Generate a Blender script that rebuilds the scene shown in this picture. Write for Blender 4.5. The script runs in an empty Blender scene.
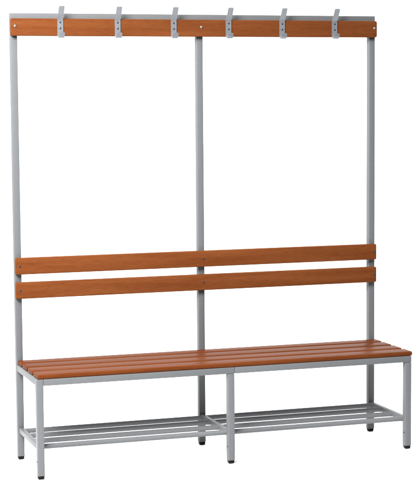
import bpy, bmesh, math
from mathutils import Vector, Matrix

S = bpy.context.scene
COL = S.collection

# ------------------------------------------------------------------ camera
CAM = Vector((-1.2375, -6.0113, 1.396))
YAW, PITCH, ROLL = -0.3224, -0.0918, 0.0076
FPX, PPX, PPY = 1606.6, 206.2, 243.0
R0 = Vector((math.cos(YAW), math.sin(YAW), 0))
FH = Vector((-math.sin(YAW), math.cos(YAW), 0))
F = FH * math.cos(PITCH) + Vector((0, 0, 1)) * math.sin(PITCH)
U = -FH * math.sin(PITCH) + Vector((0, 0, 1)) * math.cos(PITCH)
c, s = math.cos(ROLL), math.sin(ROLL)
RR, UU = R0 * c - U * s, R0 * s + U * c
cd = bpy.data.cameras.new("camera")
cam = bpy.data.objects.new("camera", cd)
COL.objects.link(cam)
cam.matrix_world = Matrix(((RR.x, UU.x, -F.x, CAM.x), (RR.y, UU.y, -F.y, CAM.y),
                           (RR.z, UU.z, -F.z, CAM.z), (0, 0, 0, 1)))
cd.sensor_fit = 'HORIZONTAL'
cd.sensor_width = 36
cd.lens = FPX / 418 * 36
cd.shift_x = (209 - PPX) / 418
cd.shift_y = -(244 - PPY) / 418
cd.clip_end = 300
S.camera = cam

# ------------------------------------------------------------------ world and lamps
WORLD_LOW, WORLD_HIGH = 0.06, 2.5
w = bpy.data.worlds.new("World")
S.world = w
w.use_nodes = True
bg = w.node_tree.nodes['Background']
# bright white studio overhead and behind the bench, dimmer room on the viewer's side
nt = w.node_tree
g_tc = nt.nodes.new('ShaderNodeTexCoord')
g_dot = nt.nodes.new('ShaderNodeVectorMath'); g_dot.operation = 'DOT_PRODUCT'
g_dot.inputs[1].default_value = (0.0, 0.62, 0.78)
g_mr = nt.nodes.new('ShaderNodeMapRange'); g_mr.interpolation_type = 'SMOOTHSTEP'
for i_, v_ in ((1, -0.25), (2, 0.45), (3, WORLD_LOW), (4, WORLD_HIGH)):
    g_mr.inputs[i_].default_value = v_
nt.links.new(g_tc.outputs['Generated'], g_dot.inputs[0])
nt.links.new(g_dot.outputs['Value'], g_mr.inputs[0])
nt.links.new(g_mr.outputs[0], bg.inputs[1])
bg.inputs[0].default_value = (1, 1, 1, 1)


def softbox(name, loc, aim, size, power, col):
    ld = bpy.data.lights.new(name, 'AREA')
    ld.shape = 'RECTANGLE'
    ld.size, ld.size_y = size
    ld.energy = power
    ld.color = col
    o = bpy.data.objects.new(name, ld)
    COL.objects.link(o)
    o.location = loc
    o.rotation_euler = (Vector(aim) - Vector(loc)).to_track_quat('-Z', 'Y').to_euler()
    return o


softbox("softbox_lamp", (-1.45, -2.25, 3.0), (0.4, 0, 0.8), (1.5, 1.5), 740, (1.0, 0.97, 0.94))

S.view_settings.view_transform = 'Standard'
S.view_settings.look = 'None'
S.view_settings.exposure = 0
S.view_settings.gamma = 1
S.render.engine = 'CYCLES'


# ------------------------------------------------------------------ materials
def mat(name):
    m = bpy.data.materials.new(name)
    m.use_nodes = True
    return m, m.node_tree, m.node_tree.nodes['Principled BSDF']


def N(t, kind, **kw):
    n = t.nodes.new(kind)
    for k, v in kw.items():
        setattr(n, k, v)
    return n


def wood_mat(name="stained_beech", deep=(1, 1, 1)):
    m, t, b = mat(name)
    L = t.links.new
    tc = N(t, 'ShaderNodeTexCoord')
    oi = N(t, 'ShaderNodeObjectInfo')
    off = N(t, 'ShaderNodeVectorMath', operation='SCALE')
    off.inputs[0].default_value = (17.0, 5.0, 9.0)
    L(oi.outputs['Random'], off.inputs['Scale'])
    add = N(t, 'ShaderNodeVectorMath', operation='ADD')
    L(tc.outputs['Object'], add.inputs[0]); L(off.outputs[0], add.inputs[1])
    mp = N(t, 'ShaderNodeMapping')
    mp.inputs['Scale'].default_value = (1.6, 26, 26)
    L(add.outputs[0], mp.inputs[0])
    n1 = N(t, 'ShaderNodeTexNoise')
    n1.inputs['Scale'].default_value = 1.6
    n1.inputs['Detail'].default_value = 5
    n1.inputs['Distortion'].default_value = 0.5
    L(mp.outputs[0], n1.inputs['Vector'])
    r1 = N(t, 'ShaderNodeValToRGB')
    r1.color_ramp.elements[0].position = 0.28
    r1.color_ramp.elements[0].color = [x * k for x, k in zip(WOOD_A, deep)] + [1]
    r1.color_ramp.elements[1].position = 0.72
    r1.color_ramp.elements[1].color = [x * k for x, k in zip(WOOD_B, deep)] + [1]
    L(n1.outputs['Fac'], r1.inputs[0])
    # short dark beech flecks
    mp2 = N(t, 'ShaderNodeMapping')
    mp2.inputs['Scale'].default_value = (32, 330, 330)
    L(add.outputs[0], mp2.inputs[0])
    n2 = N(t, 'ShaderNodeTexNoise')
    n2.inputs['Scale'].default_value = 1.0
    n2.inputs['Detail'].default_value = 2
    L(mp2.outputs[0], n2.inputs['Vector'])
    r2 = N(t, 'ShaderNodeValToRGB')
    r2.color_ramp.elements[0].position = 0.3
    r2.color_ramp.elements[0].color = (0.82, 0.78, 0.74, 1)
    r2.color_ramp.elements[1].position = 0.55
    r2.color_ramp.elements[1].color = (1.04, 1.04, 1.04, 1)
    L(n2.outputs['Fac'], r2.inputs[0])
    mx = N(t, 'ShaderNodeMix', data_type='RGBA', blend_type='MULTIPLY')
    mx.inputs[0].default_value = 0.8
    L(r1.outputs[0], mx.inputs[6]); L(r2.outputs[0], mx.inputs[7])
    hsv = N(t, 'ShaderNodeHueSaturation')
    mr = N(t, 'ShaderNodeMapRange')
    mr.inputs[3].default_value = 0.92
    mr.inputs[4].default_value = 1.08
    L(oi.outputs['Random'], mr.inputs[0])
    L(mr.outputs[0], hsv.inputs['Value'])
    L(mx.outputs[2], hsv.inputs['Color'])
    L(hsv.outputs[0], b.inputs['Base Color'])
    b.inputs['Roughness'].default_value = 0.42
    b.inputs['Specular IOR Level'].default_value = 0.5
    b.inputs['IOR'].default_value = 1.07
    bp = N(t, 'ShaderNodeBump')
    bp.inputs['Strength'].default_value = 0.12
    bp.inputs['Distance'].default_value = 0.0006
    L(n2.outputs['Fac'], bp.inputs['Height'])
    L(bp.outputs[0], b.inputs['Normal'])
    return m


def paint_mat(name, col, rough, spec, metal=0.0, var=0.1, scale=60, ior=1.45):
    m, t, b = mat(name)
    L = t.links.new
    tc = N(t, 'ShaderNodeTexCoord')
    n = N(t, 'ShaderNodeTexNoise')
    n.inputs['Scale'].default_value = scale
    n.inputs['Detail'].default_value = 4
    L(tc.outputs['Object'], n.inputs['Vector'])
    r = N(t, 'ShaderNodeValToRGB')
    r.color_ramp.elements[0].position = 0.3
    r.color_ramp.elements[1].position = 0.7
    r.color_ramp.elements[0].color = [x * (1 - var) for x in col] + [1]
    r.color_ramp.elements[1].color = [x * (1 + var) for x in col] + [1]
    L(n.outputs['Fac'], r.inputs[0])
    L(r.outputs[0], b.inputs['Base Color'])
    n3 = N(t, 'ShaderNodeTexNoise')
    n3.inputs['Scale'].default_value = 900
    L(tc.outputs['Object'], n3.inputs['Vector'])
    bp = N(t, 'ShaderNodeBump')
    bp.inputs['Strength'].default_value = 0.15
    bp.inputs['Distance'].default_value = 0.0003
    L(n3.outputs['Fac'], bp.inputs['Height'])
    L(bp.outputs[0], b.inputs['Normal'])
    b.inputs['Roughness'].default_value = rough
    b.inputs['Specular IOR Level'].default_value = spec
    b.inputs['IOR'].default_value = ior
    b.inputs['Metallic'].default_value = metal
    return m


WOOD_A = (0.069, 0.0195, 0.0056, 1)
WOOD_B = (0.092, 0.0290, 0.0092, 1)
M_WOOD = wood_mat()
M_SEAT = wood_mat("deeper_stained_beech", (0.76, 0.68, 0.62))
M_STEEL = paint_mat("grey_powder_coat", (0.071, 0.0755, 0.0805), 0.42, 0.5, 0, 0.03, ior=1.17)
M_ZINC = paint_mat("zinc_plated_steel", (0.130, 0.140, 0.155), 0.42, 0.5, 0.45, 0.09, 140)
M_BOLT = paint_mat("polished_rivet", (0.13, 0.12, 0.11), 0.4, 0.5, 0.5, 0.05)
M_SCREW = paint_mat("screw_metal_recess_shade", (0.022, 0.024, 0.030), 0.5, 0.3, 0.5, 0.1)  # recess shade put into the colour so screw heads look sunken
M_BLACK = paint_mat("black_plastic_and_hole_dark", (0.003, 0.003, 0.003), 0.45, 0.5, ior=1.15)  # foot cap plastic, also the painted dark of the leg holes
M_FLOOR = paint_mat("white_studio_floor", (0.9, 0.9, 0.9), 0.9, 0.0, 0, 0.01, 5)


# ------------------------------------------------------------------ mesh helpers
def link(name, bm, m, parent=None, smooth=True):
    me = bpy.data.meshes.new(name)
    bmesh.ops.recalc_face_normals(bm, faces=bm.faces)
    bm.to_mesh(me); bm.free()
    me.materials.append(m)
    if smooth:
        for p in me.polygons:
            p.use_smooth = True
        me.set_sharp_from_angle(angle=math.radians(38))
    o = bpy.data.objects.new(name, me)
    COL.objects.link(o)
    if parent:
        o.parent = parent
        o.matrix_parent_inverse = Matrix.Identity(4)
    return o


def box(x0, x1, y0, y1, z0, z1, bev=0.0, seg=2, bm=None):
    b2 = bmesh.new()
    bmesh.ops.create_cube(b2, size=1)
    for v in b2.verts:
        v.co = Vector(((x0 + x1) / 2 + v.co.x * (x1 - x0), (y0 + y1) / 2 + v.co.y * (y1 - y0),
                       (z0 + z1) / 2 + v.co.z * (z1 - z0)))
    if bev:
        bmesh.ops.bevel(b2, geom=b2.edges[:], offset=bev, segments=seg, profile=0.5, affect='EDGES')
    if bm is None:
        return b2
    me = bpy.data.meshes.new("tmp")
    b2.to_mesh(me); b2.free()
    bm.from_mesh(me)
    bpy.data.meshes.remove(me)
    return bm


def rounded_board(x0, x1, z0, z1, y0, y1, r, edge):
    """board in the XZ plane with rounded corners and softened faces"""
    b = bmesh.new()
    vs = []
    for cx, cz, a0 in ((x1 - r, z1 - r, 0), (x0 + r, z1 - r, 90), (x0 + r, z0 + r, 180), (x1 - r, z0 + r, 270)):
        for k in range(7):
            a = math.radians(a0 + 15 * k)
            vs.append(b.verts.new((cx + r * math.cos(a), y0, cz + r * math.sin(a))))
    f = b.faces.new(vs)
    ret = bmesh.ops.extrude_face_region(b, geom=[f])
    top = [v for v in ret['geom'] if isinstance(v, bmesh.types.BMVert)]
    for v in top:
        v.co.y = y1
    es = [e for e in b.edges if abs(e.verts[0].co.y - e.verts[1].co.y) < 1e-6]
    bmesh.ops.bevel(b, geom=es, offset=edge, segments=3, profile=0.5, affect='EDGES')
    return b


def seat_board(x0, x1, y0, y1, z0, z1):
    """slat running along X: well rounded long edges, softly rounded ends"""
    b = bmesh.new()
    r = 0.0065
    vs = []
    for cy, cz, a0 in ((y1 - r, z1 - r, 0), (y0 + r, z1 - r, 90), (y0 + r, z0 + r, 180), (y1 - r, z0 + r, 270)):
        for k in range(7):
            a = math.radians(a0 + 15 * k)
            vs.append(b.verts.new((x0, cy + r * math.cos(a), cz + r * math.sin(a))))
    f = b.faces.new(vs)
    ret = bmesh.ops.extrude_face_region(b, geom=[f])
    for v in ret['geom']:
        if isinstance(v, bmesh.types.BMVert):
            v.co.x = x1
    es = [e for e in b.edges if abs(e.verts[0].co.x - e.verts[1].co.x) < 1e-6]
    bmesh.ops.bevel(b, geom=es, offset=0.0025, segments=3, profile=0.5, affect='EDGES')
    return b


def lathe(profile, axis, origin, n=20):
    """profile: list of (radius, height) spun about axis 'x','y','z' direction (signed vector)"""
    b = bmesh.new()
    ax = Vector(axis).normalized()
    t1 = ax.orthogonal().normalized()
    t2 = ax.cross(t1)
    o = Vector(origin)
    rings = []
    for r, h in profile:
        if r < 1e-6:
            rings.append([b.verts.new(o + ax * h)])
        else:
            rings.append([b.verts.new(o + ax * h + (t1 * math.cos(a) + t2 * math.sin(a)) * r)
                          for a in [2 * math.pi * k / n for k in range(n)]])
    for A, B in zip(rings, rings[1:]):
        for k in range(n):
            q = []
            for v in (A[k % len(A)], A[(k + 1) % len(A)], B[(k + 1) % len(B)], B[k % len(B)]):
                if v not in q:
                    q.append(v)
            if len(q) > 2:
                b.faces.new(q)
    for rg in (rings[0], rings[-1]):
        if len(rg) > 2:
            b.faces.new(rg)
    return b


def ribbon(path, width, th, xc, tip=0.004):
    """bent flat strip: path of (y,z), extruded along X by width, thickness th"""
    # smooth path with a Catmull-Rom
    P = [Vector(p) for p in path]
    pts = []
    for i in range(len(P) - 1):
        p0, p1, p2, p3 = P[max(i - 1, 0)], P[i], P[i + 1], P[min(i + 2, len(P) - 1)]
        for k in range(5):
            t = k / 5
            pts.append(0.5 * ((2 * p1) + (p2 - p0) * t + (2 * p0 - 5 * p1 + 4 * p2 - p3) * t * t + (3 * p1 - p0 - 3 * p2 + p3) * t ** 3))
    pts.append(P[-1])
    L = [0]
    for a, b_ in zip(pts, pts[1:]):
        L.append(L[-1] + (b_ - a).length)
    b = bmesh.new()
    rows = []
    for i, p in enumerate(pts):
        d = (pts[min(i + 1, len(pts) - 1)] - pts[max(i - 1, 0)]).normalized()
        n = Vector((-d.y, d.x)) * th / 2
        e = min(L[i], L[-1] - L[i])
        hw = width / 2
        if e < tip:
            hw = width / 2 - tip + math.sqrt(max(tip * tip - (tip - e) ** 2, 0))
        rows.append([b.verts.new((xc + sx * hw, p.x + q.x, p.y + q.y)) for sx, q in ((-1, n), (1, n), (1, -n), (-1, -n))])
    for A, B in zip(rows, rows[1:]):
        for k in range(4):
            b.faces.new((A[k], A[(k + 1) % 4], B[(k + 1) % 4], B[k]))
    b.faces.new(rows[0]); b.faces.new(rows[-1])
    return b


# ------------------------------------------------------------------ setting
fb = bmesh.new()
fb.faces.new([fb.verts.new(v) for v in ((-8, -1.3, 0), (9, -1.3, 0), (14, 45, 0), (-8, 45, 0))])
fl = link("floor", fb, M_FLOOR, None, False)
fl['kind'] = 'structure'

# ------------------------------------------------------------------ the bench
W, T, D, H = 1.5, 0.026, 0.350, 1.7096
XM = 0.737                      # left face of the middle uprights
Z_RT, Z_RB = 0.3715, 0.3465     # seat rails
Z_SEAT = 0.3885
FOOT = 0.013

bench = bpy.data.objects.new("cloakroom_bench", None)
COL.objects.link(bench)
bench['label'] = "wooden cloakroom bench on grey steel frame with shoe rack and overhead coat hooks"
bench['category'] = "bench"

HW = T / 2


def foot_cap(xc, yc, parent):
    r = HW - 0.0004
    b = box(xc - r, xc + r, yc - r, yc + r, 0.0002, FOOT + 0.0002)
    for v in b.verts:
        if v.co.z < 0.005:
            v.co.x = xc + (v.co.x - xc) * 0.82
            v.co.y = yc + (v.co.y - yc) * 0.82
    bmesh.ops.bevel(b, geom=b.edges[:], offset=0.0035, segments=3, profile=0.5, affect='EDGES')
    return link("foot_cap", b, M_BLACK, parent)


def hole_dark_disc(x, y, z, parent):  # black disc whose colour stands in for the shade inside an open hole
    return link("hole_dark_disc", lathe([(0, 0.0018), (0.0028, 0.0014), (0.0036, 0.0)], (-1, 0, 0), (x, y, z), 14), M_BLACK, parent)


for x0 in (0, XM, W - T):
    post = link("back_post", box(x0, x0 + T, 0, T, FOOT, H - T - 0.0005, 0.0022, 3), M_STEEL, bench)
    foot_cap(x0 + HW, HW, post)
    leg = link("front_leg", box(x0, x0 + T, -D, -D + T, FOOT, (Z_RT if x0 == 0 else Z_RB) - 0.0005, 0.0022, 3), M_STEEL, bench)
    foot_cap(x0 + HW, -D + HW, leg)
    hole_dark_disc(x0 + 0.0004, -D + 0.009, 0.066, leg)

link("top_rail", box(0, W, 0, T, H - T, H, 0.0018, 3), M_STEEL, bench)

# seat frame
link("seat_rail", box(T + 0.0006, XM + T, -D + 0.0002, -D + T - 0.0006, Z_RB, Z_RT - 0.0006, 0.0018, 3), M_STEEL, bench)
link("seat_rail", box(XM + T + 0.0012, W, -D + 0.0002, -D + T - 0.0006, Z_RB, Z_RT - 0.0006, 0.0018, 3), M_STEEL, bench)
for a, b_ in ((T + 0.0004, XM - 0.0004), (XM + T + 0.0004, W - T - 0.0004)):
    link("seat_rail", box(a, b_, 0.0006, T - 0.0006, Z_RB, Z_RT - 0.0006, 0.0022, 3), M_STEEL, bench)
for x0 in (0, XM, W - T):
    link("side_rail", box(x0 + 0.0006, x0 + T - 0.0006, -D + T + 0.0003, -0.0003, Z_RB, Z_RT - 0.0006, 0.0022, 3), M_STEEL, bench)

# seat slats
for k in range(4):
    yf = -D + 0.0950 * k - 0.001
    yb = min(yf + 0.0765, -0.0012)
    link("seat_slat", seat_board(0.0050, 1.5030, yf, yb, Z_RT, Z_SEAT), M_SEAT, bench)

# backrest
for z0, z1 in ((0.7202, 0.7839), (0.627, 0.6902)):
    o = link("backrest_slat", rounded_board(-0.001, 1.4995, z0, z1, -0.0200, -0.0003, 0.006, 0.0028), M_WOOD, bench)
    for x0 in (0, XM, W - T):
        zc = (z0 + z1) / 2
        link("screw", lathe([(0.0046, 0), (0.0046, 0.0006), (0.003, 0.0014), (0, 0.0016)], (0, -1, 0), (x0 + HW + 0.002, -0.0202, zc), 18), M_SCREW, o)

# hook board and its rivets
hb = link("hook_board", rounded_board(-0.002, 1.5000, 1.6231, 1.6888, -0.0200, -0.0003, 0.007, 0.0025), M_WOOD, bench)
for x0 in (0, XM, W - T):
    link("rivet", lathe([(0.0056, 0), (0.0054, 0.0010), (0.004, 0.0028), (0.0020, 0.0037), (0, 0.0039)], (0, -1, 0), (x0 + HW + 0.001, -0.0202, 1.6600), 24), M_BOLT, hb)

# coat hooks: flat strip, upper arm bent forward, lower end turned up into a small J
hook_path = [(-0.054, 1.7345), (-0.049, 1.7270), (-0.038, 1.7090), (-0.0285, 1.6960), (-0.0222, 1.6850),
             (-0.0218, 1.6600), (-0.0218, 1.6350), (-0.0235, 1.6235), (-0.0300, 1.6180), (-0.0385, 1.6185), (-0.0440, 1.6245), (-0.0470, 1.6370)]
for k in range(6):
    xc = 0.1875 + 0.225 * k
    h = link("coat_hook", ribbon(hook_path, 0.0225, 0.0030, xc), M_ZINC, bench)
    for z in (1.6745, 1.6520):
        link("screw", lathe([(0.0036, 0), (0.0036, 0.0005), (0.002, 0.0013), (0, 0.0015)], (0, -1, 0), (xc, -0.0233, z), 16), M_SCREW, h)

# shoe rack under the seat
ZS = 0.1145
for x0 in (0, XM, W - T):
    link("rack_side_bar", box(x0 + 0.0045, x0 + T - 0.0045, -D + T + 0.0003, -0.0003, ZS - 0.0085, ZS + 0.0110, 0.002, 3), M_STEEL, bench)
for y in (-0.306, -0.207, -0.108, -0.014):
    for a, b_ in ((T - 0.0048, XM + 0.0048), (XM + T - 0.0048, W - T + 0.0048)):
        link("rack_tube", lathe([(0.0112, 0), (0.0110, 0.0014), (0.0102, 0.0026), (0.0097, 0.0036), (0.0097, b_ - a - 0.0036), (0.0102, b_ - a - 0.0026), (0.0110, b_ - a - 0.0014), (0.0112, b_ - a)], (1, 0, 0), (a, y, ZS), 28), M_STEEL, bench)
